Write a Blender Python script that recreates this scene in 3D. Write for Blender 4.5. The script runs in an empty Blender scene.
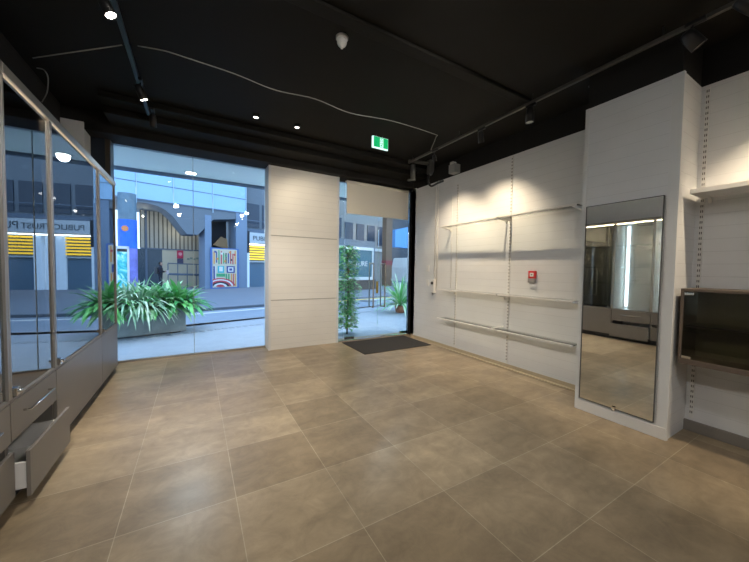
import bpy, bmesh, math, random
from mathutils import Vector, Matrix
random.seed(7)
SC = bpy.context.scene
COL = SC.collection
PI = math.pi
# ---------------------------------------------------------------- camera
YAW, PIT, ROL, FPX = 0.525668872, -0.0377364053, 0.0140299199, 308.727425
CAMZ = 1.5
fwd = Vector((math.sin(YAW)*math.cos(PIT), math.cos(YAW)*math.cos(PIT), math.sin(PIT)))
r0 = Vector((math.cos(YAW), -math.sin(YAW), 0)); u0 = r0.cross(fwd)
rgt = r0*math.cos(ROL) + u0*math.sin(ROL)
upv = -r0*math.sin(ROL) + u0*math.cos(ROL)
cam = bpy.data.cameras.new('camera'); cam.sensor_width = 36; cam.lens = FPX*36/749; cam.clip_start = .02; cam.clip_end = 300
camo = bpy.data.objects.new('camera', cam); COL.objects.link(camo)
camo.matrix_world = Matrix(((rgt.x, upv.x, -fwd.x, 0), (rgt.y, upv.y, -fwd.y, 0), (rgt.z, upv.z, -fwd.z, CAMZ), (0, 0, 0, 1)))
SC.camera = camo

def ray(x, y): return rgt*((x-374.5)/FPX) - upv*((y-281)/FPX) + fwd
TH = math.radians(14)                 # the street runs at an angle to the shop front
SU = Vector((math.cos(TH), math.sin(TH), 0)); SV = Vector((-math.sin(TH), math.cos(TH), 0))
def S(u, v, z): p = SU*u + SV*v; return Vector((p.x, p.y, z))
def spx(x, y, v):                     # survey of the street: depth v -> (u, z)
    d = ray(x, y); t = v/d.dot(SV); p = d*t; return p.dot(SU), p.z+CAMZ
def at_z(x, y, z): d = ray(x, y); t = (z-CAMZ)/d.z; p = d*t; return Vector((p.x, p.y, z))

# ---------------------------------------------------------------- materials
MATS = {}
def newmat(name):
    m = bpy.data.materials.new(name); m.use_nodes = True
    MATS[name] = m; return m, m.node_tree, m.node_tree.nodes['Principled BSDF']
def mat(name, col, rough=.5, metal=0, noise=0, nscale=20, bump=0, spec=.5, emit=None, estr=0):
    if name in MATS: return MATS[name]
    m, nt, b = newmat(name)
    b.inputs['Base Color'].default_value = (*col, 1); b.inputs['Roughness'].default_value = rough
    b.inputs['Metallic'].default_value = metal; b.inputs['Specular IOR Level'].default_value = spec
    if emit:
        b.inputs['Emission Color'].default_value = (*emit, 1); b.inputs['Emission Strength'].default_value = estr
    if noise or bump:
        tc = nt.nodes.new('ShaderNodeTexCoord'); n = nt.nodes.new('ShaderNodeTexNoise')
        n.inputs['Scale'].default_value = nscale; n.inputs['Detail'].default_value = 5
        nt.links.new(tc.outputs['Object'], n.inputs['Vector'])
        if noise:
            r = nt.nodes.new('ShaderNodeMix'); r.data_type = 'RGBA'
            r.inputs[6].default_value = (*[c*(1-noise) for c in col], 1); r.inputs[7].default_value = (*[min(1, c*(1+noise)) for c in col], 1)
            nt.links.new(n.outputs['Fac'], r.inputs[0]); nt.links.new(r.outputs[2], b.inputs['Base Color'])
        if bump:
            bp = nt.nodes.new('ShaderNodeBump'); bp.inputs['Strength'].default_value = bump; bp.inputs['Distance'].default_value = .01
            nt.links.new(n.outputs['Fac'], bp.inputs['Height']); nt.links.new(bp.outputs['Normal'], b.inputs['Normal'])
    return m

def board_mat(name, col, pitch, off=0, dark=.62, rough=.5, axis='Z', width=.035):
    m, nt, b = newmat(name); N = nt.nodes; L = nt.links
    g = N.new('ShaderNodeNewGeometry'); s = N.new('ShaderNodeSeparateXYZ'); L.new(g.outputs['Position'], s.inputs[0])
    a = N.new('ShaderNodeMath'); a.operation = 'ADD'; a.inputs[1].default_value = off; L.new(s.outputs[axis], a.inputs[0])
    d = N.new('ShaderNodeMath'); d.operation = 'DIVIDE'; d.inputs[1].default_value = pitch; L.new(a.outputs[0], d.inputs[0])
    f = N.new('ShaderNodeMath'); f.operation = 'FRACT'; L.new(d.outputs[0], f.inputs[0])
    lt = N.new('ShaderNodeMath'); lt.operation = 'LESS_THAN'; lt.inputs[1].default_value = width; L.new(f.outputs[0], lt.inputs[0])
    n = N.new('ShaderNodeTexNoise'); n.inputs['Scale'].default_value = 3; L.new(g.outputs['Position'], n.inputs['Vector'])
    mx0 = N.new('ShaderNodeMix'); mx0.data_type = 'RGBA'; mx0.inputs[6].default_value = (*[c*.95 for c in col], 1); mx0.inputs[7].default_value = (*[min(1, c*1.05) for c in col], 1)
    L.new(n.outputs['Fac'], mx0.inputs[0])
    mx = N.new('ShaderNodeMix'); mx.data_type = 'RGBA'; L.new(lt.outputs[0], mx.inputs[0]); L.new(mx0.outputs[2], mx.inputs[6]); mx.inputs[7].default_value = (*[c*dark for c in col], 1)
    L.new(mx.outputs[2], b.inputs['Base Color'])
    bp = N.new('ShaderNodeBump'); bp.invert = True; bp.inputs['Strength'].default_value = .6; bp.inputs['Distance'].default_value = .004
    L.new(lt.outputs[0], bp.inputs['Height']); L.new(bp.outputs['Normal'], b.inputs['Normal'])
    b.inputs['Roughness'].default_value = rough
    return m

def glass(name, ior=1.5, tint=(1, 1, 1), rough=0, extra=0.0):
    m = bpy.data.materials.new(name); m.use_nodes = True; nt = m.node_tree; nt.nodes.clear(); N = nt.nodes; L = nt.links
    o = N.new('ShaderNodeOutputMaterial'); t = N.new('ShaderNodeBsdfTransparent'); t.inputs[0].default_value = (*tint, 1)
    g = N.new('ShaderNodeBsdfGlossy'); g.inputs['Roughness'].default_value = rough
    f = N.new('ShaderNodeFresnel'); f.inputs['IOR'].default_value = ior
    a = N.new('ShaderNodeMath'); a.operation = 'ADD'; a.use_clamp = True; a.inputs[1].default_value = extra; L.new(f.outputs[0], a.inputs[0])
    x = N.new('ShaderNodeMixShader'); L.new(a.outputs[0], x.inputs[0]); L.new(t.outputs[0], x.inputs[1]); L.new(g.outputs[0], x.inputs[2])
    L.new(x.outputs[0], o.inputs[0]); MATS[name] = m
    return m

def floor_mat():
    m, nt, b = newmat('stone_tile'); N = nt.nodes; L = nt.links
    g = N.new('ShaderNodeNewGeometry'); mp = N.new('ShaderNodeMapping'); mp.inputs['Location'].default_value = (-.22, -.3, 0)
    L.new(g.outputs['Position'], mp.inputs[0])
    br = N.new('ShaderNodeTexBrick'); br.offset = 0; br.squash = 1
    br.inputs['Scale'].default_value = 1; br.inputs['Brick Width'].default_value = .617; br.inputs['Row Height'].default_value = .612
    br.inputs['Mortar Size'].default_value = .0026; br.inputs['Mortar Smooth'].default_value = .3; br.inputs['Bias'].default_value = 0
    br.inputs['Color1'].default_value = (.265, .203, .130, 1); br.inputs['Color2'].default_value = (.385, .305, .202, 1)
    br.inputs['Mortar'].default_value = (.46, .39, .275, 1)
    L.new(mp.outputs[0], br.inputs['Vector'])
    n = N.new('ShaderNodeTexNoise'); n.inputs['Scale'].default_value = 1.7; n.inputs['Detail'].default_value = 7; n.inputs['Roughness'].default_value = .62
    mp2 = N.new('ShaderNodeMapping'); mp2.inputs['Scale'].default_value = (1, 2.2, 1); L.new(g.outputs['Position'], mp2.inputs[0]); L.new(mp2.outputs[0], n.inputs['Vector'])
    rp = N.new('ShaderNodeMapRange'); rp.inputs[1].default_value = .3; rp.inputs[2].default_value = .7; rp.inputs[3].default_value = .74; rp.inputs[4].default_value = 1.22
    L.new(n.outputs['Fac'], rp.inputs[0])
    mu = N.new('ShaderNodeVectorMath'); mu.operation = 'SCALE'; L.new(br.outputs['Color'], mu.inputs[0]); L.new(rp.outputs[0], mu.inputs['Scale'])
    L.new(mu.outputs[0], b.inputs['Base Color'])
    n3 = N.new('ShaderNodeTexNoise'); n3.inputs['Scale'].default_value = 6; n3.inputs['Detail'].default_value = 8; n3.inputs['Roughness'].default_value = .7; n3.inputs['Distortion'].default_value = 1.2
    L.new(g.outputs['Position'], n3.inputs['Vector'])
    r3 = N.new('ShaderNodeMapRange'); r3.inputs[1].default_value = .35; r3.inputs[2].default_value = .65; r3.inputs[3].default_value = .86; r3.inputs[4].default_value = 1.12; L.new(n3.outputs['Fac'], r3.inputs[0])
    m3 = N.new('ShaderNodeVectorMath'); m3.operation = 'SCALE'; L.new(mu.outputs[0], m3.inputs[0]); L.new(r3.outputs[0], m3.inputs['Scale']); L.new(m3.outputs[0], b.inputs['Base Color'])
    n2 = N.new('ShaderNodeTexNoise'); n2.inputs['Scale'].default_value = 5; L.new(g.outputs['Position'], n2.inputs['Vector'])
    r2 = N.new('ShaderNodeMapRange'); r2.inputs[3].default_value = .27; r2.inputs[4].default_value = .37; L.new(n2.outputs['Fac'], r2.inputs[0]); L.new(r2.outputs[0], b.inputs['Roughness'])
    bp = N.new('ShaderNodeBump'); bp.invert = True; bp.inputs['Strength'].default_value = .3; bp.inputs['Distance'].default_value = .003
    L.new(br.outputs['Fac'], bp.inputs['Height']); L.new(bp.outputs['Normal'], b.inputs['Normal'])
    return m

M_floor = floor_mat()
M_wall = board_mat('grooved_white_board', (.68, .69, .70), .115, .02, dark=.84)
M_panel = board_mat('grooved_front_board', (.74, .72, .67), .118, .03, dark=.8)
M_ceil = mat('black_ceiling_paint', (.007, .006, .004), .75, noise=.25, nscale=2, bump=.1, spec=.25)
M_black = mat('black_metal', (.012, .012, .013), .4)
M_blackwall = mat('black_upper_wall', (.008, .007, .006), .8)
M_white = mat('white_enamel', (.72, .71, .69), .35)
M_paint = mat('white_paint', (.68, .69, .69), .6, noise=.04, nscale=8)
M_taupe = mat('taupe_laminate', (.205, .187, .168), .42, noise=.06, nscale=6)
M_taupe_in = mat('cabinet_back_board', (.50, .48, .44), .6)
M_alu = mat('brushed_aluminium', (.42, .395, .36), .42, metal=.85)
M_steel = mat('polished_steel', (.75, .75, .75), .12, metal=1)
M_chrome = mat('chrome', (.85, .85, .85), .08, metal=1)
M_kick = mat('black_kickboard', (.02, .02, .022), .5)
M_mirror = mat('mirror_silver', (.78, .79, .76), .015, metal=1)
M_glassF = glass('shopfront_glass', 1.45, (.93, .97, .99))
M_glassD = glass('door_glass', 1.5, (.90, .95, .95))
M_glassC = glass('cabinet_glass', 2.2, (.86, .91, .93), extra=.2)
M_glassS = glass('shelf_glass', 1.18, (.96, .98, .97))
M_smoke = glass('smoked_glass', 1.5, (.78, .77, .68), extra=.02)
M_mat = mat('charcoal_mat', (.035, .033, .032), .95, noise=.4, nscale=150, bump=.4)
M_red = mat('red_plastic', (.65, .03, .03), .35)
M_grey = mat('grey_plastic', (.30, .30, .30), .45)
M_dgrey = mat('dark_grey_plastic', (.07, .07, .07), .5)
M_cable = mat('grey_cable', (.30, .29, .27), .6)
M_blind = mat('cream_roller_blind', (.82, .77, .66), .8, noise=.03, nscale=60)
M_soffit = mat('canopy_soffit_paint', (.90, .94, .92), .7)
M_asphalt = mat('asphalt', (.25, .30, .37), .75, noise=.15, nscale=3)
M_paving = mat('street_paving', (.32, .36, .42), .7, noise=.12, nscale=4)
M_kerb = mat('kerb_stone', (.09, .11, .14), .8, noise=.2, nscale=10)
M_concrete = mat('planter_concrete', (.29, .32, .31), .85, noise=.3, nscale=6, bump=.3)
M_soil = mat('potting_soil', (.03, .02, .012), 1, noise=.4, nscale=40)
M_line = mat('road_paint', (.75, .75, .72), .7)
M_yellow = mat('yellow_road_paint', (.85, .55, .05), .7)
M_fascia = mat('grey_blue_render', (.155, .185, .215), .7, noise=.06, nscale=1)
M_pier = mat('blue_grey_pier', (.19, .26, .36), .6, noise=.08, nscale=2)
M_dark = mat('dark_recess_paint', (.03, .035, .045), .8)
M_slat = board_mat('vertical_cladding', (.42, .39, .32), .25, 0, dark=.2, axis='X', width=.3)
M_beige = mat('beige_wall_tile', (.55, .49, .36), .6, noise=.06, nscale=2)
M_bluewrap = mat('blue_wrap', (.02, .16, .85), .4)
M_skyglass = mat('blue_curtain_glass', (.30, .52, .74), .15, noise=.06, nscale=.6, spec=.8)  # curtain glass with the reflected sky put into its base colour
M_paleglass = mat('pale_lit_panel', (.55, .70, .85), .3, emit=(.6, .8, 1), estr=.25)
M_mull = mat('grey_mullion', (.10, .14, .20), .5)
M_teal = mat('teal_shop_glazing', (.03, .13, .17), .2, noise=.2, nscale=1)
M_signgrey = mat('pale_sign_board', (.50, .56, .60), .5)
M_letter = mat('dark_lettering', (.06, .08, .10), .5)
M_lightemit = mat('lamp_glow', (1, 1, 1), .5, emit=(1, .93, .82), estr=14)
M_led = mat('led_strip_glow', (1, 1, 1), .5, emit=(.70, .88, 1), estr=9)
M_warmled = mat('warm_strip_glow', (1, 1, 1), .5, emit=(1, .76, .48), estr=18)
M_dull = mat('unlit_lens', (.5, .5, .48), .2)
M_exit = mat('exit_sign_green', (.0, .26, .08), .5, emit=(.0, .75, .22), estr=.25)
M_exitw = mat('exit_sign_white', (.7, .8, .8), .5, emit=(.65, 1, .95), estr=.55)
M_louvre = mat('lit_yellow_louvre', (.85, .5, .03), .5, emit=(1, .62, .05), estr=.75)
M_cool = mat('cool_tube_glow', (1, 1, 1), .5, emit=(.85, .95, 1), estr=4)

# ---------------------------------------------------------------- mesh builder
class MB:
    def __init__(s): s.bm = bmesh.new(); s.T = None; s.mats = []
    def _v(s, p): p = Vector(p); return s.bm.verts.new(s.T(p) if s.T else p)
    def box(s, x0, x1, y0, y1, z0, z1, mi=0):
        v = [s._v((x, y, z)) for z in (z0, z1) for y in (y0, y1) for x in (x0, x1)]
        for f in ((0, 2, 3, 1), (4, 5, 7, 6), (0, 1, 5, 4), (2, 6, 7, 3), (0, 4, 6, 2), (1, 3, 7, 5)):
            fc = s.bm.faces.new([v[i] for i in f]); fc.material_index = mi
        return s
    def prism(s, pts, fn, a, b, mi=0):            # pts 2d, fn(p, t) -> 3d
        A = [s._v(fn(p, a)) for p in pts]; B = [s._v(fn(p, b)) for p in pts]; n = len(pts)
        s.bm.faces.new(A).material_index = mi; s.bm.faces.new(B[::-1]).material_index = mi
        for i in range(n): s.bm.faces.new((A[i], B[i], B[(i+1) % n], A[(i+1) % n])).material_index = mi
        return s
    def tube(s, pts, r, n=8, mi=0, cap=True, r2=None):
        pts = [Vector(p) for p in pts]; rings = []
        prev = None
        for i, p in enumerate(pts):
            d = (pts[min(i+1, len(pts)-1)] - pts[max(i-1, 0)]).normalized()
            if prev is None: a = d.orthogonal().normalized()
            else: a = (prev - d*prev.dot(d)).normalized()
            prev = a; b = d.cross(a)
            rr = r if r2 is None else r + (r2-r)*i/(len(pts)-1)
            rings.append([s._v(p + (a*math.cos(2*PI*k/n) + b*math.sin(2*PI*k/n))*rr) for k in range(n)])
        for i in range(len(rings)-1):
            for k in range(n):
                f = s.bm.faces.new((rings[i][k], rings[i+1][k], rings[i+1][(k+1) % n], rings[i][(k+1) % n])); f.material_index = mi; f.smooth = True
        if cap: s.bm.faces.new(rings[0][::-1]).material_index = mi; s.bm.faces.new(rings[-1]).material_index = mi
        return s
    def lathe(s, c, axis, prof, n=20, mi=0):      # prof list of (t, r)
        c = Vector(c); d = Vector(axis).normalized(); a = d.orthogonal().normalized(); b = d.cross(a); rings = []
        for t, r in prof:
            rings.append([s._v(c + d*t + (a*math.cos(2*PI*k/n) + b*math.sin(2*PI*k/n))*max(r, 1e-4)) for k in range(n)])
        for i in range(len(rings)-1):
            for k in range(n):
                f = s.bm.faces.new((rings[i][k], rings[i+1][k], rings[i+1][(k+1) % n], rings[i][(k+1) % n])); f.material_index = mi; f.smooth = len(prof) > 2
        s.bm.faces.new(rings[0][::-1]).material_index = mi; s.bm.faces.new(rings[-1]).material_index = mi
        return s
    def leaf(s, p0, d, L, w, droop, segs=6, mi=0, fold=.25):
        d = Vector(d).normalized(); side = d.cross(Vector((0, 0, 1)))
        if side.length < .05: side = Vector((1, 0, 0))
        side.normalize(); p = Vector(p0); rows = []
        for i in range(segs+1):
            t = i/segs; ww = w*(math.sin(PI*min(1, t*.93+.07))**.75)*.5
            nrm = side.cross(d)
            rows.append([s._v(p - side*ww - nrm*ww*fold*-1), s._v(p), s._v(p + side*ww + nrm*ww*fold)])
            p = p + d*(L/segs); d = (d + Vector((0, 0, -droop/segs))).normalized()
        for i in range(segs):
            for k in (0, 1):
                f = s.bm.faces.new((rows[i][k], rows[i][k+1], rows[i+1][k+1], rows[i+1][k])); f.smooth = True; f.material_index = mi
        return s

def smooth(pts, n=6):
    out = []
    for i in range(len(pts)-1):
        p0, p1, p2, p3 = pts[max(i-1, 0)], pts[i], pts[i+1], pts[min(i+2, len(pts)-1)]
        for k in range(n):
            s_ = k/n
            out.append(.5*((2*p1)+(-p0+p2)*s_+(2*p0-5*p1+4*p2-p3)*s_**2+(-p0+3*p1-3*p2+p3)*s_**3))
    return out+[pts[-1]]
def tag(o, label=None, cat=None, group=None, kind=None):
    if label: o['label'] = label
    if cat: o['category'] = cat
    if group: o['group'] = group
    if kind: o['kind'] = kind
    return o
def build(name, B, m, parent=None, bevel=0):
    me = bpy.data.meshes.new(name); bm = B.bm
    bmesh.ops.recalc_face_normals(bm, faces=bm.faces)
    if parent is None:
        xs = [v.co for v in bm.verts]; c = Vector(((min(v.x for v in xs)+max(v.x for v in xs))/2, (min(v.y for v in xs)+max(v.y for v in xs))/2, min(v.z for v in xs)))
    else: c = WL[parent.name]
    bmesh.ops.translate(bm, verts=bm.verts, vec=-c)
    bm.to_mesh(me); bm.free()
    for x in (m if isinstance(m, (list, tuple)) else [m]): me.materials.append(x)
    o = bpy.data.objects.new(name, me); COL.objects.link(o)
    if parent is None: o.location = c; WL[o.name] = c.copy()
    else: o.parent = parent; WL[o.name] = c.copy()
    if bevel:
        b = o.modifiers.new('bevel', 'BEVEL'); b.width = bevel; b.segments = 2; b.limit_method = 'ANGLE'
    return o
WL = {}
def thing(name, label, cat, loc, group=None):
    o = bpy.data.objects.new(name, None); COL.objects.link(o); o.location = loc; WL[o.name] = Vector(loc)
    o.empty_display_size = .1
    return tag(o, label, cat, group)
def solo(name, B, m, label, cat, group=None, bevel=0, kind=None):
    return tag(build(name, B, m, None, bevel), label, cat, group, kind)
def struct(name, B, m, bevel=0): return tag(build(name, B, m, None, bevel), kind='structure')
def text_mesh(txt, size, T, m, name, parent, depth=.01):     # T(p) maps text plane point (x right, y up, z out) to world
    cu = bpy.data.curves.new('t', 'FONT'); cu.body = txt; cu.size = size; cu.extrude = depth; cu.align_x = 'CENTER'
    to = bpy.data.objects.new('t', cu); COL.objects.link(to)
    bpy.context.view_layer.update()
    me = bpy.data.meshes.new_from_object(to.evaluated_get(bpy.context.evaluated_depsgraph_get()))
    B = MB(); B.bm.from_mesh(me)
    for v in B.bm.verts: v.co = T(v.co)
    bpy.data.objects.remove(to); bpy.data.meshes.remove(me)
    return build(name, B, m, parent)
def copy_tree(o, parent=None, move=None):
    c = o.copy(); COL.objects.link(c); c.parent = parent
    if move is not None: c.location = Vector(o.location) + Vector(move)
    for ch in list(o.children): copy_tree(ch, c)
    return c

# ================================================================ ROOM SHELL
XL, XR, YF, YB, ZC = -1.52, 4.22, 6.05, -3.6, 3.6
struct('floor', MB().box(XL-.1, XR+.1, YB-.1, YF+.02, -.08, 0), M_floor)
struct('ceiling', MB().box(XL-.1, XR+.2, YB-.1, YF+.02, ZC, ZC+.12), M_ceil)
struct('wall_right', MB().box(XR, XR+.12, 1.85, 5.62, 0, 3.28), M_wall)
struct('wall_right_upper', MB().box(XR+.02, XR+.12, 1.85, 6.05, 3.28, ZC).box(4.12, XR+.1, YB, 1.1, 3.24, ZC), M_blackwall)
# column casing: grooved boards with plain smooth corner posts
XC = 3.64
struct('wall_column', MB().box(XC, 4.3, 1.03, 1.79, 0, 3.24), M_wall)
struct('wall_column_upper', MB().box(XC+.01, 4.3, 1.04, 1.78, 3.24, ZC), M_blackwall)
struct('trim_1', MB().box(XC-.006, XC+.03, 1.022, 1.10, 0, 3.24).box(XC-.006, XC+.03, 1.76, 1.798, 0, 3.24), M_paint, .002)
XB = 4.10
struct('wall_bay', MB().box(XB, XB+.2, YB, 1.03, 0, 3.24), M_wall)
struct('wall_back', MB().box(XL, XR, YB-.12, YB, 0, ZC), M_paint)
struct('wall_left', MB().box(XL-.12, XL, YB, YF, 0, 3.2), M_paint)
struct('wall_left_upper', MB().box(XL-.12, XL+.01, YB, YF, 3.2, ZC), M_blackwall)
struct('baseboard_bay', MB().box(XB-.03, XB, YB, 1.03, 0, .10), M_taupe, .003)
struct('baseboard_right', MB().box(XR-.10, XR-.06, 1.98, 4.75, 0, .012).box(XR-.012, XR, 1.98, 5.6, .0, .05), mat('sand_floor_strip', (.45, .38, .27), .4), .002)
struct('baseboard_column', MB().box(XC-.012, XC-.006, 1.03, 1.79, 0, .11), M_white, .002)
# front bulkhead in steps
struct('trim_2', MB().box(-1.0, 4.3, 4.92, 5.18, 3.525, ZC), M_ceil, .01)
struct('trim_3', MB().box(-1.0, 4.3, 5.18, 5.62, 3.44, ZC), M_ceil, .01)
struct('trim_4', MB().box(XL, 4.3, 5.62, YF, 3.33, ZC), M_blackwall, .01)
struct('trim_5', MB().box(-.6, 3.55, 2.38, 2.50, 3.565, ZC), M_ceil, .01)
# piers of the front wall
struct('wall_front_pier', MB().box(1.17, 2.46, 5.76, 6.12, 0, 3.33), M_panel)
struct('trim_6', MB().box(1.172, 2.458, 5.753, 5.76, 2.080, 2.092).box(1.172, 2.458, 5.753, 5.76, .905, .917), mat('panel_joint', (.38, .37, .34), .8))
struct('trim_7', MB().box(1.135, 1.175, 5.75, 6.13, 0, 3.33).box(2.455, 2.50, 5.75, 6.13, 0, 3.33), M_paint, .004)
struct('wall_front_left_pier', MB().box(XL, -1.28, 5.6, 6.1, 0, 3.42), M_paint, .01)
struct('wall_front_left', MB().box(-1.28, -1.12, 5.9, 6.12, 0, 3.5), mat('dark_blue_reveal', (.012, .022, .04), .5))
struct('trim_8', MB().box(-1.12, -1.06, 5.88, 6.1, 0, 3.55), mat('bronze_mullion', (.09, .075, .06), .35, metal=.4), .004)
struct('trim_9', MB().box(4.30, 4.5, 5.60, 5.85, 0, 3.42), M_blackwall)
# shop window panes
w1 = struct('window_1', MB().box(-1.06, -.03, 6.045, 6.057, 0.03, 3.33), M_glassF)
w2 = struct('window_2', MB().box(-.022, 1.135, 6.045, 6.057, 0.03, 3.33), M_glassF)
struct('trim_10', MB().box(-1.06, 1.135, 6.03, 6.07, 0, .03), M_alu, .003)
struct('trim_11', MB().box(-.03, -.022, 6.04, 6.062, .03, 3.33), mat('glass_silicone', (.35, .42, .45), .5))
# entrance: side light, head rail, black post, threshold
struct('window_3', MB().box(2.505, 2.64, 5.800, 5.812, .02, 3.3), M_glassD)
struct('trim_12', MB().box(2.5, 4.3, 5.78, 5.83, 3.25, 3.33).box(2.5, 4.3, 5.775, 5.835, 0, .018), M_steel, .003)
struct('trim_13', MB().box(4.262, 4.296, 5.77, 5.84, 0, 3.33).box(4.30, 4.34, 5.62, 5.74, 0, 3.42), M_black, .004)
struct('trim_14', MB().box(4.278, 4.296, 5.66, 5.70, 0, 3.3), M_steel, .003)
struct('wall_right_reveal', MB().box(4.22, 4.30, 5.5, 5.62, 0, 3.3), M_wall)

def door_leaf(name, x0, x1, hx, label_side):
    d = struct(name, MB().box(x0, x1, 5.800, 5.812, .03, 3.24), M_glassD)
    hb = MB(); ya, yb = 5.715, 5.895
    hb.tube(smooth([Vector(p) for p in ((hx, 5.80, 1.62), (hx, ya+.02, 1.62), (hx, ya, 1.59), (hx, ya, 1.1), (hx, ya, .72), (hx, ya+.02, .69), (hx, 5.8, .69), (hx, yb-.02, .69), (hx, yb, .72), (hx, yb, 1.1), (hx, yb, 1.59), (hx, yb-.02, 1.62), (hx, 5.812, 1.62))], 4), .014, 8, cap=False)
    build('door_handle', hb, M_alu, d)
    build('patch_fitting', MB().box(x0 if label_side < 0 else x1-.22, x0+.22 if label_side < 0 else x1, 5.79, 5.822, .03, .085), M_steel, d, .003)
    return d
d1 = door_leaf('door_1', 2.66, 3.455, 3.29, -1)
d2 = door_leaf('door_2', 3.465, 4.258, 3.58, 1)
build('door_lock', MB().box(3.40, 3.455, 5.785, 5.80, .98, 1.24), mat('brass_lock', (.5, .4, .12), .3, metal=.8), d1, .004)
solo('roller_blind', MB().box(2.66, 4.2, 5.752, 5.757, 2.65, 3.25).tube([(2.66, 5.752, 3.27), (4.2, 5.752, 3.27)], .028, 12).box(2.66, 4.2, 5.747, 5.762, 2.63, 2.652), M_blind,
     'cream blind drawn down over the top of the glass entrance doors', 'blind')
solo('door_mat', MB().box(2.56, 4.08, 4.72, 5.70, 0, .009), M_mat, 'charcoal entrance mat lying inside the glass doors', 'mat', bevel=.003)

# ================================================================ LEFT CABINET RUN (each unit is a thing)
XF = -.96
def cabinet(y0, y1, name, label, kind):
    t = thing(name, label, 'cabinet', (XF-.25, (y0+y1)/2, 0), 'glass fronted display cabinets along the left wall')
    b = MB().box(XL+.01, XF-.03, y0+.002, y1-.002, .10, .12).box(XL+.01, XF-.022, y0+.002, y0+.02, .12, .67).box(XL+.01, XF-.022, y1-.02, y1-.002, .12, .67)
    b.box(XL+.01, XF-.0, y0+.002, y1-.002, .67, .69)
    build('base_body', b, M_taupe, t, .002)
    build('kickboard', MB().box(XL+.05, XF-.06, y0+.002, y1-.002, 0, .10), M_kick, t)
    build('back_panel', MB().box(XL+.01, XL+.022, y0+.002, y1-.002, .69, 2.6), M_taupe_in, t)
    build('top', MB().box(XL+.01, XF-.01, y0+.002, y1-.002, 2.60, 2.62), M_taupe, t)
    build('top_rail', MB().box(XF-.03, XF+.012, y0+.001, y1-.001, 2.60, 2.66), M_alu, t, .004)
    for yy in (y0+.002, y1-.022):
        build('post', MB().box(XF-.028, XF+.003, yy, yy+.02, .69, 2.6), M_alu if kind != 'end' else M_taupe, t, .002)
    build('partition', MB().box(XL+.03, XF-.035, y0+.002, y0+.012, .69, 2.6), M_taupe_in if kind != 'end' else M_glassS, t)
    build('top_light', MB().box(XF-.05, XF-.032, y0+.03, y1-.03, 2.585, 2.598), M_warmled, t)
    for z in (1.25, 1.62, 2.1):
        build('shelf', MB().box(XL+.03, XF-.06, y0+.02, y1-.02, z, z+.008), M_glassS, t)
    build('glass_door', MB().box(XF-.018, XF-.010, y0+.024, y1-.024, .70, 2.595), M_glassC, t)
    lk = MB().box(XF-.012, XF+.018, y0+.03, y0+.075, .70, .75)
    lk.lathe((XF+.018, y0+.052, .727), (1, 0, 0), [(0, .014), (.012, .014), (.018, .009)], 14)
    build('lock', lk, M_chrome, t, .003)
    return t
def drawer(t, y0, y1, z0, z1, out, hand=False):
    f = build('drawer', MB().box(XF-.02+out, XF+out, y0+.006, y1-.006, z0, z1), M_taupe, t, .002)
    if out > 0:
        xi = XF-.02+out
        b = MB().box(xi-.36, xi, y0+.018, y0+.032, z0+.05, z1-.07).box(xi-.36, xi, y1-.065, y1-.05, z0+.05, z1-.07).box(xi-.36, xi, y0+.05, y1-.05, z0+.04, z0+.052)
        build('drawer_box', b, M_white, f)
    if hand:
        yc = (y0+y1)/2; z = (z0+z1)/2+.02
        build('handle', MB().tube([(XF+out-.002, yc-.19, z), (XF+out+.032, yc-.19, z), (XF+out+.032, yc+.19, z), (XF+out-.002, yc+.19, z)], .007, 8), M_chrome, f)
    return f
cA0 = cabinet(1.15, 1.90, 'display_cabinet', 'taupe cabinet unit out of frame nearest the photographer', 'x'); drawer(cA0, 1.15, 1.9, .11, .42, 0); drawer(cA0, 1.15, 1.9, .43, .665, 0, True)
cA = cabinet(1.90, 2.65, 'display_cabinet', 'nearest cabinet at the left edge of the picture, its lower drawer barely ajar', 'x'); drawer(cA, 1.9, 2.65, .10, .375, .012); drawer(cA, 1.9, 2.65, .43, .665, 0, True)
cB = cabinet(2.65, 3.35, 'display_cabinet', 'cabinet with open lower drawer and bar handle on the closed drawer above', 'x'); drawer(cB, 2.65, 3.35, .075, .36, .075); drawer(cB, 2.65, 3.35, .43, .665, 0, True)
cC = cabinet(3.35, 4.73, 'display_cabinet', 'widest cabinet of the left run with a plain taupe base panel', 'x'); build('base_panel', MB().box(XF-.02, XF, 3.354, 4.726, .10, .665), M_taupe, cC, .002)
cD = cabinet(4.73, 5.55, 'display_cabinet', 'last cabinet of the left run, beside the shop window', 'end'); build('base_panel', MB().box(XF-.02, XF, 4.734, 5.546, .10, .665), M_taupe, cD, .002)
build('end_panel', MB().box(XL+.01, XF, 5.545, 5.56, .10, .69), M_taupe, cD)
ym = -.35
cZ = cabinet(.40, 1.15, 'display_cabinet', 'taupe cabinet unit behind the photographer on the left wall', 'x'); drawer(cZ, .4, 1.15, .11, .42, 0); drawer(cZ, .4, 1.15, .43, .665, 0, True)
bA = MB().box(XL+.02, XL+.045, 3.26, 3.30, .72, 2.58)
build('led_strip', bA, M_led, cB)
build('led_strip', MB().box(XL+.02, XL+.045, 2.56, 2.6, .72, 2.58), M_led, cA)

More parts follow.
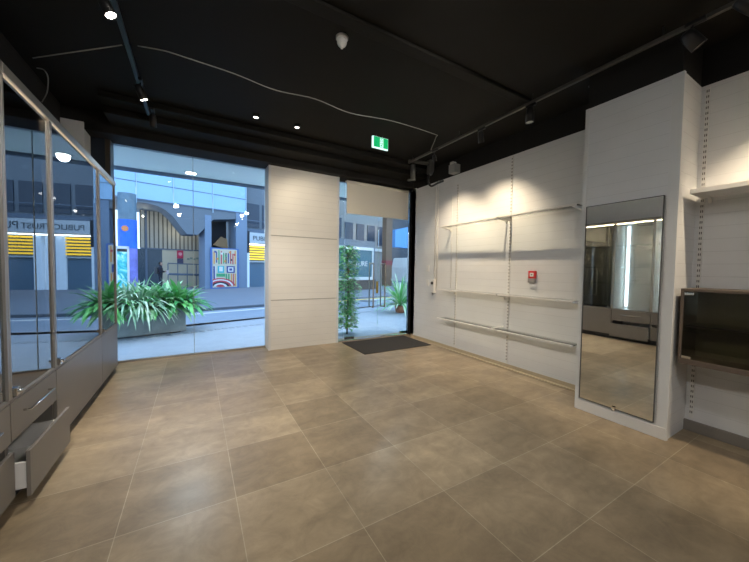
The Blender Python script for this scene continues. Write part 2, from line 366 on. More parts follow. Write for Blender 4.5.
# ================================================================ MIRROR
t = thing('wall_mirror', 'tall frameless-looking mirror with thin dark edge on the white column', 'mirror', (XC-.02, 1.43, .13))
build('mirror_glass', MB().box(XC-.020, XC-.014, 1.118, 1.742, .138, 2.192), M_mirror, t)
build('frame', MB().box(XC-.024, XC-.007, 1.112, 1.118, .132, 2.198).box(XC-.024, XC-.007, 1.742, 1.748, .132, 2.198).box(XC-.024, XC-.007, 1.118, 1.742, 2.192, 2.198).box(XC-.024, XC-.007, 1.118, 1.742, .132, .138).box(XC-.012, XC-.007, 1.12, 1.74, .14, 2.19), M_dgrey, t)
build('clip', MB().box(XC-.032, XC-.007, 1.41, 1.44, .12, .16), M_chrome, t, .002)

# ================================================================ SLOTTED STANDARDS + SHELVES on the right wall
def standard(x, y, z0, z1, label, sgn=-1):
    t = thing('slotted_upright', label, 'shelf upright', (x-.006, y, z0), 'slotted shelf uprights')
    build('channel', MB().box(x-.012, x-.0005, y-.014, y+.014, z0, z1), M_white, t, .001)
    b = MB(); z = z0+.05
    while z < z1-.04:
        b.box(x-.0135, x-.0118, y-.009, y-.003, z, z+.022); b.box(x-.0135, x-.0118, y+.003, y+.009, z, z+.022); z += .05
    build('slot', b, M_dgrey, t)['kind'] = 'stuff'
    return t
standard(XR, 4.23, .06, 3.1, 'pale slotted upright left on the long right wall, nearest the entrance')
standard(XR, 3.10, .06, 3.26, 'slotted upright in the middle of the long right wall')
standard(XR, 2.00, .06, 3.26, 'slotted upright in the corner beside the column mirror, entrance side')
standard(XB, .985, .12, 3.22, 'slotted upright in the bay right of the mirrored column')
standard(XB, -.10, .12, 3.22, 'slotted upright farther along the right bay, out of frame')
def shelf(xw, xf, y0, y1, z, label, grp, brs, solid=False, cat='shelf'):
    t = thing('wall_shelf', label, cat, ((xw+xf)/2, (y0+y1)/2, z-.02), grp)
    if solid: build('board', MB().box(xf, xw-.014, y0, y1, z-.04, z), M_white, t, .002)
    else:
        build('glass_board', MB().box(xf+.034, xw-.014, y0, y1, z-.008, z), M_glassS, t)
        build('front_edge', MB().box(xf, xf+.034, y0, y1, z-.018, z+.003), M_white, t, .001)
    for y in brs:
        pts = [(xw-.013, z-.009), (xf+.014, z-.009), (xf+.014, z-.026), (xw-.05, z-.05), (xw-.025, z-.09), (xw-.013, z-.09)]
        build('bracket', MB().prism(pts, lambda p, a: (p[0], a, p[1]), y-.011, y+.011), M_white, t)
    return t
G = 'white shelves on the right wall'
shelf(XR, 3.93, 3.13, 4.46, 2.32, 'top white shelf on the right wall nearest the entrance', G, (3.16, 4.38))
shelf(XR, 3.93, 2.02, 3.115, 2.32, 'top white shelf on the right wall next to the mirrored column', G, (3.085, 2.06))
shelf(XR, 3.96, 3.13, 4.46, 1.145, 'middle shelf on the right wall nearest the entrance', G, (3.16, 4.23))
shelf(XR, 3.96, 2.02, 3.115, 1.145, 'middle white shelf right of the centre upright, below the red call point', G, (3.085, 2.06))
shelf(XR, 3.96, 3.13, 4.46, .60, 'lowest white shelf on the right wall nearest the entrance', G, (3.16, 4.23))
shelf(XR, 3.96, 2.02, 3.115, .60, 'lowest white shelf on the right wall next to the mirrored column', G, (3.085, 2.06))
shelf(XB, 3.76, -.55, .985, 2.24, 'white shelf in the right bay above the smoked glass case', G, (.93, -.1), True)
# loose bracket lying on the lowest shelf
solo('loose_bracket', MB().tube([at_z(487, 329, .63), at_z(500, 327, .628), at_z(508, 325, .63)], .009, 6), M_white, 'loose white bracket bar lying on the lowest shelf by the centre upright', 'bracket')

# ================================================================ SMOKED GLASS CASE in the bay
M_vit = mat('brown_case_frame', (.12, .09, .07), .5)
vx, vy0, vy1, vz0, vz1 = 3.70, -.55, .995, .71, 1.37
t = thing('wall_display_case', 'wall hung display case with smoked glass front and taupe frame', 'display case', ((vx+XB)/2, (vy0+vy1)/2, vz0))
b = MB().box(vx+.02, XB-.014, vy0, vy1, vz0, vz0+.02).box(vx+.02, XB-.014, vy0, vy1, vz1-.018, vz1).box(vx+.02, XB-.014, vy1-.018, vy1, vz0+.02, vz1-.018).box(vx+.02, XB-.014, vy0, vy0+.018, vz0+.02, vz1-.018)
build('body', b, M_vit, t, .002)
build('back_panel', MB().box(XB-.03, XB-.015, vy0+.02, vy1-.02, vz0+.02, vz1-.02), mat('dark_taupe_lining', (.24, .22, .17), .6), t)
build('frame', MB().box(vx, vx+.019, vy0, vy1, vz1-.024, vz1).box(vx, vx+.019, vy0, vy1, vz0, vz0+.045).box(vx, vx+.019, vy1-.022, vy1, vz0+.045, vz1-.024).box(vx, vx+.019, vy0, vy0+.022, vz0+.045, vz1-.024), M_vit, t, .002)
build('glass', MB().box(vx+.006, vx+.012, vy0+.022, vy1-.022, vz0+.045, vz1-.024), M_smoke, t)
build('shelf', MB().box(vx+.05, XB-.035, vy0+.03, vy1-.03, 1.04, 1.048), M_glassS, t)
for zz in (vz1-.055, vz0+.05):
    build('hinge', MB().box(vx-.005, vx+.006, vy1-.085, vy1-.026, zz, zz+.025), M_chrome, t, .002)

# ================================================================ SMALL THINGS ON THE RIGHT WALL
t = thing('fire_call_point', 'red manual fire call point with clear cover on the white wall', 'alarm call point', (XR-.03, 2.72, 1.38))
build('housing', MB().box(XR-.035, XR-.0005, 2.655, 2.765, 1.40, 1.51), M_red, t, .006)
build('face', MB().box(XR-.038, XR-.034, 2.682, 2.738, 1.428, 1.482), M_white, t, .002)
build('emblem', MB().box(XR-.040, XR-.0375, 2.700, 2.720, 1.447, 1.463), M_dgrey, t)
build('cover', MB().box(XR-.045, XR-.041, 2.66, 2.76, 1.34, 1.40).box(XR-.045, XR-.0005, 2.66, 2.665, 1.34, 1.40).box(XR-.045, XR-.0005, 2.755, 2.76, 1.34, 1.40), mat('grey_cover', (.35, .33, .32), .3), t)  # shadow at the foot of the housing, built as grey boxes
for z, l in ((1.47, 'upper white switch plate by the entrance, above another plate'), (1.17, 'lower white switch plate by the entrance')):
    t = thing('switch_plate', l, 'switch', (XR, 5.05, z), 'white switch plates')
    build('plate', MB().box(XR-.012, XR-.0005, 5.00, 5.09, z, z+.13), M_white, t, .003)
    build('rocker', MB().box(XR-.016, XR-.011, 5.03, 5.06, z+.045, z+.085), M_paint, t, .001)
t = thing('isolator_switch', 'small white and dark isolator switch at the foot of the wall conduit', 'switch', (XR, 4.84, 1.03))
build('box', MB().box(XR-.06, XR-.0005, 4.79, 4.87, 1.04, 1.32), M_white, t, .006)
build('dial', MB().lathe((XR-.06, 4.83, 1.24), (-1, 0, 0), [(0, .03), (.02, .03), (.03, .02)], 14), M_dgrey, t)
build('gland', MB().lathe((XR-.04, 4.83, 1.0), (0, 0, 1), [(0, .018), (.04, .018)], 12), M_steel, t)
solo('conduit', MB().tube([(XR-.012, 4.83, 1.32), (XR-.012, 4.83, 3.2), (XR-.012, 4.83, 3.275)], .011, 8).tube([(XR-.010, 4.76, 1.15), (XR-.010, 4.76, 3.28)], .009, 8), M_white, 'pair of thin white conduits running up the wall beside the entrance', 'conduit')
solo('conduit', MB().tube([(XR-.009, 4.36, 1.16), (XR-.009, 4.36, 2.9)], .006, 6), M_white, 'single thin white conduit on the right wall behind the shelf ends', 'conduit')
t = thing('emergency_light', 'small pale grey sounder box on top of the wall boards', 'sounder', (4.15, 4.27, 3.29))
build('box', MB().box(4.08, 4.22, 4.19, 4.35, 3.29, 3.45), M_grey, t, .008)
build('cap', MB().box(4.09, 4.18, 4.25, 4.33, 3.45, 3.50), mat('pale_plastic', (.55, .55, .53), .4), t, .006)

# ================================================================ CEILING THINGS
def aim_basis(a, b):
    d = (Vector(b)-Vector(a)).normalized(); return d
def light(name, loc, target, power, angle=50, blend=.5, col=(1, .86, .66), size=.03, parent=None):
    l = bpy.data.lights.new(name, 'SPOT'); l.energy = power; l.spot_size = math.radians(angle); l.spot_blend = blend; l.color = col; l.shadow_soft_size = size
    o = bpy.data.objects.new(name, l); COL.objects.link(o)
    d = (Vector(target)-Vector(loc)).normalized()
    o.location = loc; o.rotation_euler = d.to_track_quat('-Z', 'Y').to_euler()
    if parent is not None: o.parent = parent; o.location = Vector(loc)-WL[parent.name]
    return o
def track_spot(c, target, label, lit=0, angle=50, group='track spotlights', ztrack=3.5, L=.14, r=.038, col=(1, .86, .66), size=.03, blend=.6):
    c = Vector(c); d = (Vector(target)-c).normalized(); top = Vector((c.x, c.y, ztrack-.016))
    t = thing('track_spotlight', label, 'spotlight', top, group)
    build('adapter', MB().box(c.x-.017, c.x+.017, c.y-.07, c.y+.05, ztrack-.046, ztrack-.0165), M_black, t, .003)
    build('stem', MB().tube([(c.x, c.y, ztrack-.04), c-d*.04+Vector((0, 0, .03)), c-d*.03], .009, 8), M_black, t)
    h = build('lamp_head', MB().lathe(c-d*L*.5, d, [(-.012, r*.55), (0, r*.9), (L*.3, r), (L, r*1.05), (L, r*.93), (L-.012, r*.9)], 20), M_black, t)
    build('lens', MB().lathe(c-d*L*.5, d, [(L-.011, r*.88), (L-.006, r*.88)], 20), M_lightemit if lit else M_dull, h)
    if lit: light('spot_lamp', c+d*(L*.5+.012), target, lit, angle, blend, col, size, t)
    return t
def rail(x, y0, y1, label, z=3.5, mt=None):
    t = thing('lighting_track', label, 'lighting track', (x, (y0+y1)/2, z-.016), 'ceiling lighting tracks')
    build('rail', MB().box(x-.018, x+.018, y0, y1, z-.016, z+.016), mt or M_black, t, .002)
    n = max(2, int((y1-y0)/1.2))
    for k in range(n+1):
        yy = y0+.1+(y1-y0-.2)*k/n
        build('hanger', MB().tube([(x, yy, z+.016), (x, yy, ZC)], .006, 6), M_black, t)
M_railR = mat('grey_track', (.10, .095, .085), .4, metal=.3)
rail(-.52, -2.5, 5.1, 'black lighting track on the left side of the ceiling')
rail(3.46, -2.5, 4.75, 'long grey lighting track in front of the right wall', 3.5, M_railR)
rail(1.5, -3.2, 1.2, 'black lighting track over the middle of the shop, behind the photographer')  # unseen track, added to carry the fill spotlights
WARM = (1, .80, .55)
track_spot(at_z(106, 6, 3.38), (1.0, 2.6, 0), 'lit track spotlight at top left corner of the picture', 50, 95)
track_spot(at_z(141, 93, 3.35), (.9, 4.7, 0), 'lit track spotlight above the left end of the shop window', 130, 95, col=(1, .9, .78))
track_spot(at_z(153, 121, 3.34), (-.5, 5.6, 2.0), 'unlit track spotlight pointing down before the shop window')
track_spot((3.42, 3.98, 3.34), (4.2, 4.3, 1.3), 'small dark track spotlight at the entrance end of the right hand track', 62, 92, col=WARM, size=.008, r=.03, L=.09, blend=.9)
track_spot((3.46, 3.06, 3.36), (4.2, 3.4, 1.2), 'track spotlight before the right wall, catching a yellow glint', 72, 96, col=WARM, size=.008, blend=.9)
track_spot((3.46, 2.33, 3.36), (3.46, 2.33, 1.6), 'unlit dark track spotlight before the right wall, pointing straight down', r=.045, L=.17)
track_spot((3.40, .92, 3.34), (3.75, .5, 2.6), 'dark spotlight hanging by the top of the mirrored column', r=.05)
t8 = track_spot((3.40, .62, 3.38), (4.0, -.1, 2.6), 'grey track spotlight at the top right corner of the picture', r=.045, L=.2)
t8b = track_spot((3.46, .05, 3.36), (4.1, .35, 1.6), 'lit track spotlight over the right bay, out of frame', 90, 75, col=WARM, size=.01)
# small recessed eyeballs
for (px, py, lab, tgt) in ((256, 117, 'small lit ceiling downlight left of the other over the front bulkhead', (1.6, 5.76, 1.9)), (297, 127, 'small lit ceiling downlight nearer the exit sign', (2.1, 5.76, 2.2))):
    p = at_z(px, py, 3.58)
    t = thing('downlight', lab, 'downlight', (p.x, p.y, 3.6), 'small ceiling downlights')
    build('ring', MB().lathe((p.x, p.y, 3.6), (0, 0, -1), [(0, .05), (.02, .05), (.03, .042), (.03, .035), (.01, .033)], 20), M_black, t)
    build('lens', MB().lathe((p.x, p.y, 3.6), (0, 0, -1), [(.012, .032), (.026, .03)], 16), mat('soft_lens', (1, 1, 1), .4, emit=(1, .93, .85), estr=4), t)
    light('downlight_lamp', (p.x, p.y, 3.56), tgt, 26, 75, .7, (1, .84, .62), .03, t)
# smoke detector
p = at_z(342, 37, 3.6)
t = thing('smoke_detector', 'round white smoke detector on the black ceiling', 'smoke detector', (p.x, p.y, 3.6))
build('base', MB().lathe((p.x, p.y, 3.6), (0, 0, -1), [(0, .055), (.018, .055), (.026, .048)], 24), M_white, t)
build('sensor_head', MB().lathe((p.x, p.y, 3.574), (0, 0, -1), [(0, .045), (.03, .044), (.05, .034), (.062, .014), (.075, .012), (.078, 0)], 20), M_white, t)
p = at_z(592, 99, 3.45)
t = thing('sprinkler_head', 'small white ceiling sprinkler near the top of the column', 'sprinkler', (p.x, p.y, 3.6))
build('pipe_drop', MB().tube([(p.x, p.y, 3.6), (p.x, p.y, 3.50)], .007, 8).lathe((p.x, p.y, 3.6), (0, 0, -1), [(0, .04), (.01, .04)], 16), M_black, t)
build('deflector', MB().lathe((p.x, p.y, 3.50), (0, 0, -1), [(0, .012), (.015, .02), (.04, .028), (.05, .02), (.055, .004)], 16), M_white, t)
# exit sign
c = at_z(380.5, 143, 3.38); ex, ey, ez = c
k = (c-Vector((0, 0, CAMZ))).length
w2s, h2s = .135, .085
t = thing('exit_sign', 'green lit running man exit sign hanging from the ceiling', 'exit sign', (ex, ey, ez-h2s))
build('housing', MB().box(ex-w2s, ex+w2s, ey, ey+.03, ez-h2s, ez+h2s), M_exitw, t, .004)
build('face', MB().box(ex-w2s+.02, ex+w2s-.006, ey-.003, ey, ez-h2s+.016, ez+h2s-.006), M_exit, t)
d = MB(); d.box(ex-.005, ex+.045, ey-.005, ey-.003, ez-.062, ez-.052).box(ex-.01, ex-.002, ey-.005, ey-.003, ez-.062, ez+.062).box(ex+.038, ex+.046, ey-.005, ey-.003, ez-.062, ez+.062).box(ex-.01, ex+.046, ey-.005, ey-.003, ez+.054, ez+.062)
d.lathe((ex+.02, ey-.003, ez+.035), (0, -1, 0), [(0, .011), (.002, .011)], 10)
for a, b_ in (((.02, .022), (.012, -.012)), ((.012, -.012), (.028, -.028)), ((.028, -.028), (.024, -.05)), ((.012, -.012), (-.006, -.042)), ((.02, .018), (.036, .002)), ((.018, .018), (.0, .004))):
    d.tube([(ex+a[0], ey-.004, ez+a[1]), (ex+b_[0], ey-.004, ez+b_[1])], .0045, 5)
build('pictogram', d, M_exitw, t)
build('hanger', MB().tube([(ex+.03, ey+.015, ez+h2s), (ex+.05, ey+.015, 3.5)], .004, 6).tube([(ex-.06, ey+.015, ez+h2s), (ex-.06, ey+.015, 3.5)], .004, 6), M_black, t)
# loose cable draped over the ceiling
zc = 3.47
cp = [at_z(x, y, z) for x, y, z in ((33, 58, 3.46), (60, 54, 3.44), (95, 49, 3.46), (122, 45, 3.52))]
solo('ceiling_cable', MB().tube(smooth(cp), .0055, 6), M_cable, 'short stretch of grey cable at the left of the ceiling', 'cable')
cp = [at_z(x, y, z) for x, y, z in ((138, 46, 3.52), (165, 51, 3.47), (190, 59, 3.46), (235, 74, 3.46), (275, 90, 3.46), (315, 99, 3.44), (350, 113, 3.46), (392, 121, 3.44), (434, 134, 3.48), (436, 137, 3.44), (432, 147, 3.33), (431, 150, 3.31))]
solo('ceiling_cable', MB().tube(smooth(cp), .0055, 6), M_cable, 'long pale cable drooping across the ceiling to the right hand track', 'cable')
cp = [at_z(x, y, z) for x, y, z in ((37, 68, 3.45), (44, 70, 3.42), (48, 78, 3.40), (47, 92, 3.36), (42, 102, 3.34))]
solo('ceiling_cable', MB().tube(smooth(cp), .0055, 6), M_cable, 'curled end of grey cable above the left cabinets', 'cable')
# junction fittings in the corner over the entrance post
t = thing('pipe_fitting', 'dark pipe fittings and junction box in the corner over the entrance', 'pipe fitting', (3.4, 4.7, 3.3))
P = lambda x, y, yy: (lambda d: Vector((d.x*yy/d.y, yy, CAMZ+d.z*yy/d.y)))(ray(x, y))
build('pipe', MB().tube([P(409, 161, 4.72), P(430, 164, 4.68)], .03, 12), mat('dull_iron', (.10, .10, .095), .4, metal=.3), t)
build('junction_box', MB().prism([(0, -.13), (.1, -.16), (.18, -.06), (.18, .14), (0, .16)], lambda p, a: (P(428, 167, 4.68).x+p[0]*.6, 4.62+a, P(428, 167, 4.68).z+p[1]), 0, .1), MATS['dull_iron'], t, .01)
build('downpipe', MB().tube([P(413, 165, 4.72), P(413, 180, 4.72)], .045, 12).tube([P(408, 180, 4.72), P(415, 180, 4.72)], .02, 8), MATS['dull_iron'], t)
build('ceiling_rod', MB().tube([P(413, 165, 4.72), (P(413, 165, 4.72).x, 4.72, 3.601)], .012, 8), M_black, t)
build('hose', MB().tube(smooth([P(430, 172, 4.68), P(428, 180, 4.68), P(431, 186, 4.68), P(438, 183, 4.4), P(443, 181, 4.2)]), .02, 8), M_black, t)

# ================================================================ ROOM LIGHT behind the photographer (added fill lamps, built as track heads)
for i, (x, y, tgt, pw) in enumerate(((1.5, .7, (2.9, 5.8, 2.4), 75), (1.5, -.6, (3.6, 1.3, 1.5), 12), (1.5, -1.8, (.6, .6, 0), 40), (1.5, -2.8, (2.6, -.8, .3), 40), (-.52, 1.0, (1.6, 4.2, .0), 90), (-.52, -.8, (2.0, 2.2, 0), 55), (1.5, .1, (-1.5, 3.6, 2.4), 60))):
    track_spot((x, y, 3.36), tgt, ['lit middle track spotlight turned to the entrance doors, out of frame', 'lit middle track spotlight turned to the column, out of frame', 'lit middle track spotlight farther back, out of frame', 'lit middle track spotlight at the back, out of frame', 'lit left track spotlight turned to the entrance, out of frame', 'lit left track spotlight farthest back, out of frame', 'lit middle track spotlight turned to the left cabinets, out of frame'][i], pw, 110 if i else 60, col=(1, .95, .89), size=.06, blend=1)

# ================================================================ STREET
W = SV
def sb(u0, u1, v0, v1, z0, z1, B=None, mi=0):
    B = B or MB(); B.T = lambda p: S(p.x, p.y, p.z); B.box(u0, u1, v0, v1, z0, z1, mi); B.T = None; return B
struct('floor_pavement', MB().prism([(-14, 6.055), (30, 6.055), (30, 8.3+8.75), (-14, 5.60)], lambda p, a: (p[0], p[1], a), -.12, -.03), M_paving)
# (paving under the canopy up to the tactile strip)
gb = MB(); gb.prism([(-14, 6.12), (5.3, 6.12), (5.3, 5.9)], lambda p, a: (p[0], p[1], a), -.13, -.12)
gb.bm.free()
struct('floor_street', sb(-30, 45, 4.0, 24, -.30, -.06), M_asphalt)
solo('tactile_strip', (lambda B: [sb(-3+.17*k, -3+.17*k+.10, 8.04, 8.17, -.03, -.024, B) for k in range(80)] and B)(MB()), mat('strip_stud', (.26, .29, .33), .6), 'dashed dark stud strip along the near pavement edge', 'paving strip')
solo('road_line', sb(-12, 20, 11.3, 11.45, -.06, -.052), M_line, 'pale painted line along the far side of the road', 'road marking')
solo('road_line', sb(-3, 20, 9.3, 9.42, -.06, -.052), M_line, 'thin pale painted line on the near side of the road', 'road marking')
struct('floor_far_pavement', sb(-30, 45, 12.1, 32, -.06, .02), mat('plaza_paving', (.20, .225, .27), .65, noise=.1, nscale=2))
solo('kerb', sb(-30, 9, 11.95, 12.1, -.06, .025), M_kerb, 'dark kerb along the far side of the road', 'kerb')
solo('road_line', sb(8.4, 24, 11.7, 11.9, -.06, -.05), M_yellow, 'yellow painted line along the far kerb seen through the doors', 'road marking')
solo('manhole_cover', MB().lathe((7.3, 13.2, -.058), (0, 0, 1), [(0, .42), (.008, .42)], 24), M_kerb, 'dark round manhole cover in the road seen through the doors', 'manhole cover')
# canopy over the shop pavement
struct('ceiling_canopy', MB().box(-8, 14, 6.12, 7.33, 3.33, 3.42), M_soffit)
struct('trim_15', MB().box(-8, 14, 7.33, 7.40, 3.27, 3.44), M_mull)
p = at_z(191, 173, 3.325)
t = thing('canopy_downlight', 'bright round downlight in the white canopy outside the window', 'downlight', (p.x, p.y, 3.33))
build('rim', MB().lathe((p.x, p.y, 3.332), (0, 0, -1), [(0, .115), (.012, .115), (.014, .095)], 28), M_white, t)
build('lens', MB().lathe((p.x, p.y, 3.322), (0, 0, -1), [(0, .09), (.006, .088)], 28), mat('canopy_lens', (1, 1, 1), .5, emit=(1, 1, .98), estr=8), t)
light('canopy_lamp', (p.x, p.y, 3.29), (p.x, p.y, 0), 120, 165, 1, (.82, .93, 1), .08, t)
t2 = copy_tree(t, None, (4.4, .1, 0)); t2['label'] = 'round canopy downlight outside above the entrance doors'
t3 = copy_tree(t, None, (2.3, .05, 0)); t3['label'] = 'round canopy downlight hidden behind the front pier'

# ---- planter with plants
PV = 8.25
def sveg(B, base, n, L, w, droop, up, jit, mi=1, spread=.1):
    for k in range(n):
        a = random.uniform(0, 2*PI); el = random.uniform(*up)
        d = Vector((math.cos(a)*math.cos(el), math.sin(a)*math.cos(el), math.sin(el)))
        B.leaf(Vector(base)+Vector((math.cos(a)*random.uniform(0, spread), math.sin(a)*random.uniform(0, spread), 0)), d, L*random.uniform(.7, 1.15), w*random.uniform(.8, 1.2), droop*random.uniform(.7, 1.3), mi=random.randrange(mi))
uR = spx(186, 325, PV)[0]; uL = uR-3.2
t = thing('street_planter', 'long dark concrete planter outside the shop window', 'planter', S((uL+uR)/2, PV+.3, -.03))
build('trough', sb(uL, uR, PV, PV+.06, .02, .55, sb(uL, uR, PV+.54, PV+.60, .02, .55, sb(uL, uL+.06, PV+.06, PV+.54, .02, .55, sb(uR-.06, uR, PV+.06, PV+.54, .02, .55, sb(uL, uR, PV, PV+.6, .0, .04))))), M_concrete, t, .01)
build('feet', sb(uL+.1, uL+.3, PV+.05, PV+.55, -.03, .0, sb(uR-.3, uR-.1, PV+.05, PV+.55, -.03, 0)), M_kick, t)
build('soil', sb(uL+.06, uR-.06, PV+.06, PV+.54, .44, .48), M_soil, t)
def leafmat(n, c): return mat(n, c, .38, noise=.35, nscale=7, spec=.5)
LM = [leafmat('leaf_bright', (.16, .52, .14)), leafmat('leaf_mid', (.07, .33, .10)), leafmat('leaf_pale', (.40, .68, .36))]
LP = [leafmat('blade_pale', (.60, .76, .56)), leafmat('blade_green', (.32, .54, .34))]
u = uR-.28
def pu_(x): return spx(x, 312, PV+.27)[0]
for i, px in enumerate((180, 168, 156)):
    B = MB(); sveg(B, S(pu_(px), PV+.27, .50), 120, .76, .10, 1.7, (.35, 1.4), .1, 3, .16)
    solo('leafy_plant', B, LM, ['broad-leaved green plant at the right end of the planter', 'broad-leaved green plant second from the right end of the planter', 'broad-leaved green plant beside the pale spiky plant'][i], 'plant', 'broad-leaved plants in the planter')
for i, px in enumerate((141, 127)):
    B = MB(); sveg(B, S(pu_(px), PV+.20, .50), 190, .88, .042, 2.3, (.5, 1.5), .1, 2, .14)
    solo('spiky_plant', B, LP, ['pale strappy spiky plant in the middle of the planter', 'pale strappy spiky plant next to the window frame'][i], 'plant', 'pale spiky plants in the planter')
B = MB(); sveg(B, S(pu_(104), PV+.26, .50), 120, .75, .10, 1.7, (.35, 1.35), .1, 3, .14)
solo('leafy_plant', B, LM, 'broad-leaved green plant at the far left of the planter', 'plant', 'broad-leaved plants in the planter')
# climbing shrub left of the doors
base = at_z(347, 334, -.03)
B = MB()
for k in range(1300):
    h = random.uniform(.05, 2.0); a = random.uniform(0, 2*PI); rr = random.uniform(.02, .24)*(1.15-.35*abs(h-1)/1)
    d = Vector((math.cos(a), math.sin(a), random.uniform(-.3, .7)))
    B.leaf(base+Vector((math.cos(a)*rr, math.sin(a)*rr, h+.05)), d, random.uniform(.09, .16), .065, .9, 3, mi=random.randrange(3))
t = thing('tall_shrub', 'tall leafy green shrub outside beside the entrance doors', 'shrub', base)
build('foliage', B, LM, t)
build('stem', MB().tube([base, base+Vector((.02, 0, 1)), base+Vector((0, .02, 1.9))], .02, 6), mat('bark', (.1, .07, .04), .9), t)
base = at_z(400, 313, -.05); base.z = -.06
t = thing('potted_spiky_plant', 'spiky green plant in a terracotta pot seen through the right door', 'potted plant', base)
build('pot', MB().lathe(base, (0, 0, 1), [(0, .15), (.28, .20), (.28, .17), (.22, .165)], 20), mat('terracotta', (.35, .13, .06), .7), t)
B = MB(); sveg(B, base+Vector((0, 0, .25)), 110, 1.15, .07, 1.2, (.3, 1.5), .1, 2, .08)
build('leaves', B, [LM[0], LP[0]], t)

# ---- building opposite
BV = 22.9
def Q(x, y, v=BV): return spx(x, y, v)
def q_box(x0, y0, x1, y1, v0, v1, B=None, vref=None):
    ua, za = Q(x0, (y0+y1)/2, vref or v0); ub, zb = Q(x1, (y0+y1)/2, vref or v0); um = (x0+x1)/2
    z0 = Q(um, y1, vref or v0)[1]; z1 = Q(um, y0, vref or v0)[1]
    return sb(ua, ub, v0, v1, z0, z1, B)
zgl = Q(180, 205)[1]
# measured frame: u of px x at mid height
U = lambda x: Q(x, 240)[0]
zt = 5.45
t = thing('opposite_building', 'grey-blue building across the street with blue glass band and arches', 'building', S(0, BV+1, 0))
build('upper_wall', sb(-20, U(249), BV+.2, BV+6, zt+1.9, 17), M_fascia, t)
b = MB()
xs = [U(100), U(137), U(174), U(213), U(246)]
xs = [xs[0]-5.2, xs[0]-2.6]+xs
for i in range(len(xs)-1):
    build('glass_panel', sb(xs[i]+.03, xs[i+1]-.03, BV, BV+.06, zt+.02, zt+1.9), M_skyglass, t)
build('mullion', sb(xs[0], xs[-1], BV-.03, BV+.02, zt-.05, zt+.03, sb(xs[0], xs[-1], BV-.02, BV+.02, zt+.98, zt+1.02)), M_mull, t)
for x in xs: build('mullion', sb(x-.02, x+.02, BV-.05, BV+.02, zt-.25, zt+1.9), mat('pale_mullion', (.45, .6, .72), .4), t)
# arched fascia: one profile extruded in depth
def PU(x, y): u_, z_ = Q(x, y); return (u_, z_)
prof = [(xs[0], zt), (xs[-1], zt), (U(246), 5.1), (U(236), 4.95), (U(214), 4.75), (U(208), 4.4), (U(203), 3.95), (U(198), 3.62), (U(187), 3.62), (U(181), 4.05), (U(174), 4.6), (U(166), 5.0), (U(157), 5.2), (U(148), 5.27), (U(138), 5.27), (xs[0], 5.27)]
build('arched_fascia', (lambda B: B.prism(prof, lambda p, a: S(p[0], a, p[1]), BV+.02, BV+1.6))(MB()), M_fascia, t)
build('pier', sb(U(205), U(211.5), BV, BV+1.5, 0, 5.0), M_pier, t)
build('pier', sb(U(236), U(247), BV-.02, BV+1.5, 0, zt), M_pier, t)
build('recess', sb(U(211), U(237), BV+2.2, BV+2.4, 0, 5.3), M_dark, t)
build('soffit', sb(xs[0], U(247), BV+.1, BV+4.4, 5.28, 5.4), M_dark if False else M_fascia, t)
bv2 = BV+3.2
build('slatted_wall', sb(Q(140, 240, bv2)[0], Q(207, 240, bv2)[0], bv2, bv2+.2, 2.75, 5.28), M_slat, t)
build('slat_rail', sb(Q(140, 240, bv2)[0], Q(207, 240, bv2)[0], bv2-.05, bv2, 2.68, 2.76), M_mull, t)
build('low_wall', sb(Q(162, 240, bv2)[0], Q(207, 240, bv2)[0], bv2, bv2+.2, 0, 2.68), M_beige, t)
build('dark_doorway', sb(Q(137, 240, bv2)[0], Q(162, 240, bv2)[0], bv2, bv2+.2, 0, 2.68), mat('dark_teal_glazing', (.035, .06, .085), .25), t)
build('door_post', sb(Q(146, 240, bv2)[0]-.06, Q(146, 240, bv2)[0]+.06, bv2-.05, bv2, 0, 5.28), M_mull, t)
# right hand part beyond px 250 : public office front (seen directly at its edge and in the cabinet glass)
ua = U(247); ue = ua+8.6
build('office_wall', sb(ua, ue-.5, BV+.9, BV+6, 2.9, 17), M_fascia, t)
for k in range(7):
    build('balcony_window', sb(ua+.2+k*1.35, ua+1.3+k*1.35, BV+.84, BV+.9, 4.6, 6.4), mat('dark_window', (.03, .05, .08), .15), t)
build('balcony_slab', sb(ua, ue, BV+.2, BV+.9, 4.15, 4.4, sb(ua, ue, BV+.2, BV+.25, 5.0, 5.05)), M_mull, t)
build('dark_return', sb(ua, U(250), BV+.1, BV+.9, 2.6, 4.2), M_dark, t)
us = Q(250, 232)[0]
sgn = build('sign_board', sb(us, us+7.5, BV+.05, BV+.2, 3.35, 4.12), M_signgrey, t)
text_mesh('PUBLIC TRUST', .46, lambda p: S(us+1.72+p.x, BV+.04-p.z, 3.56+p.y), M_letter, 'lettering', sgn, .01)
text_mesh('PUBLIC TRUST', .62, lambda p: S(us+5.3+p.x, BV+.04-p.z, 3.52+p.y), M_letter, 'lettering', sgn, .01)
build('lit_soffit_edge', sb(us-.1, us+7.5, BV+.3, BV+.36, 3.22, 3.30), M_cool, t)
def bay(u0, wl, wp):
    build('lit_jamb', sb(u0-.35, u0, BV+.4, BV+.7, 0, 3.2), M_paleglass, t)
    for k in range(7): build('louvre', sb(u0, u0+wl, BV+.45, BV+.5, 3.05-k*.19, 3.15-k*.19), M_louvre if k < 6 else M_signgrey, t)
    build('shopfront_glazing', sb(u0, u0+wl, BV+.6, BV+.66, 0, 3.2), mat('grey_blue_glazing', (.14, .22, .30), .2), t)
    build('pale_panel', sb(u0+wl, u0+wl+wp, BV+.5, BV+.6, 0, 3.2), M_paleglass, t)
    build('panel_mullion', sb(u0+wl+wp*.5, u0+wl+wp*.5+.04, BV+.46, BV+.5, 0, 3.2), M_mull, t)
bay(us+.12, 1.3, 1.0); bay(us+2.9, 1.3, .3); bay(us+4.85, .1, 2.4)
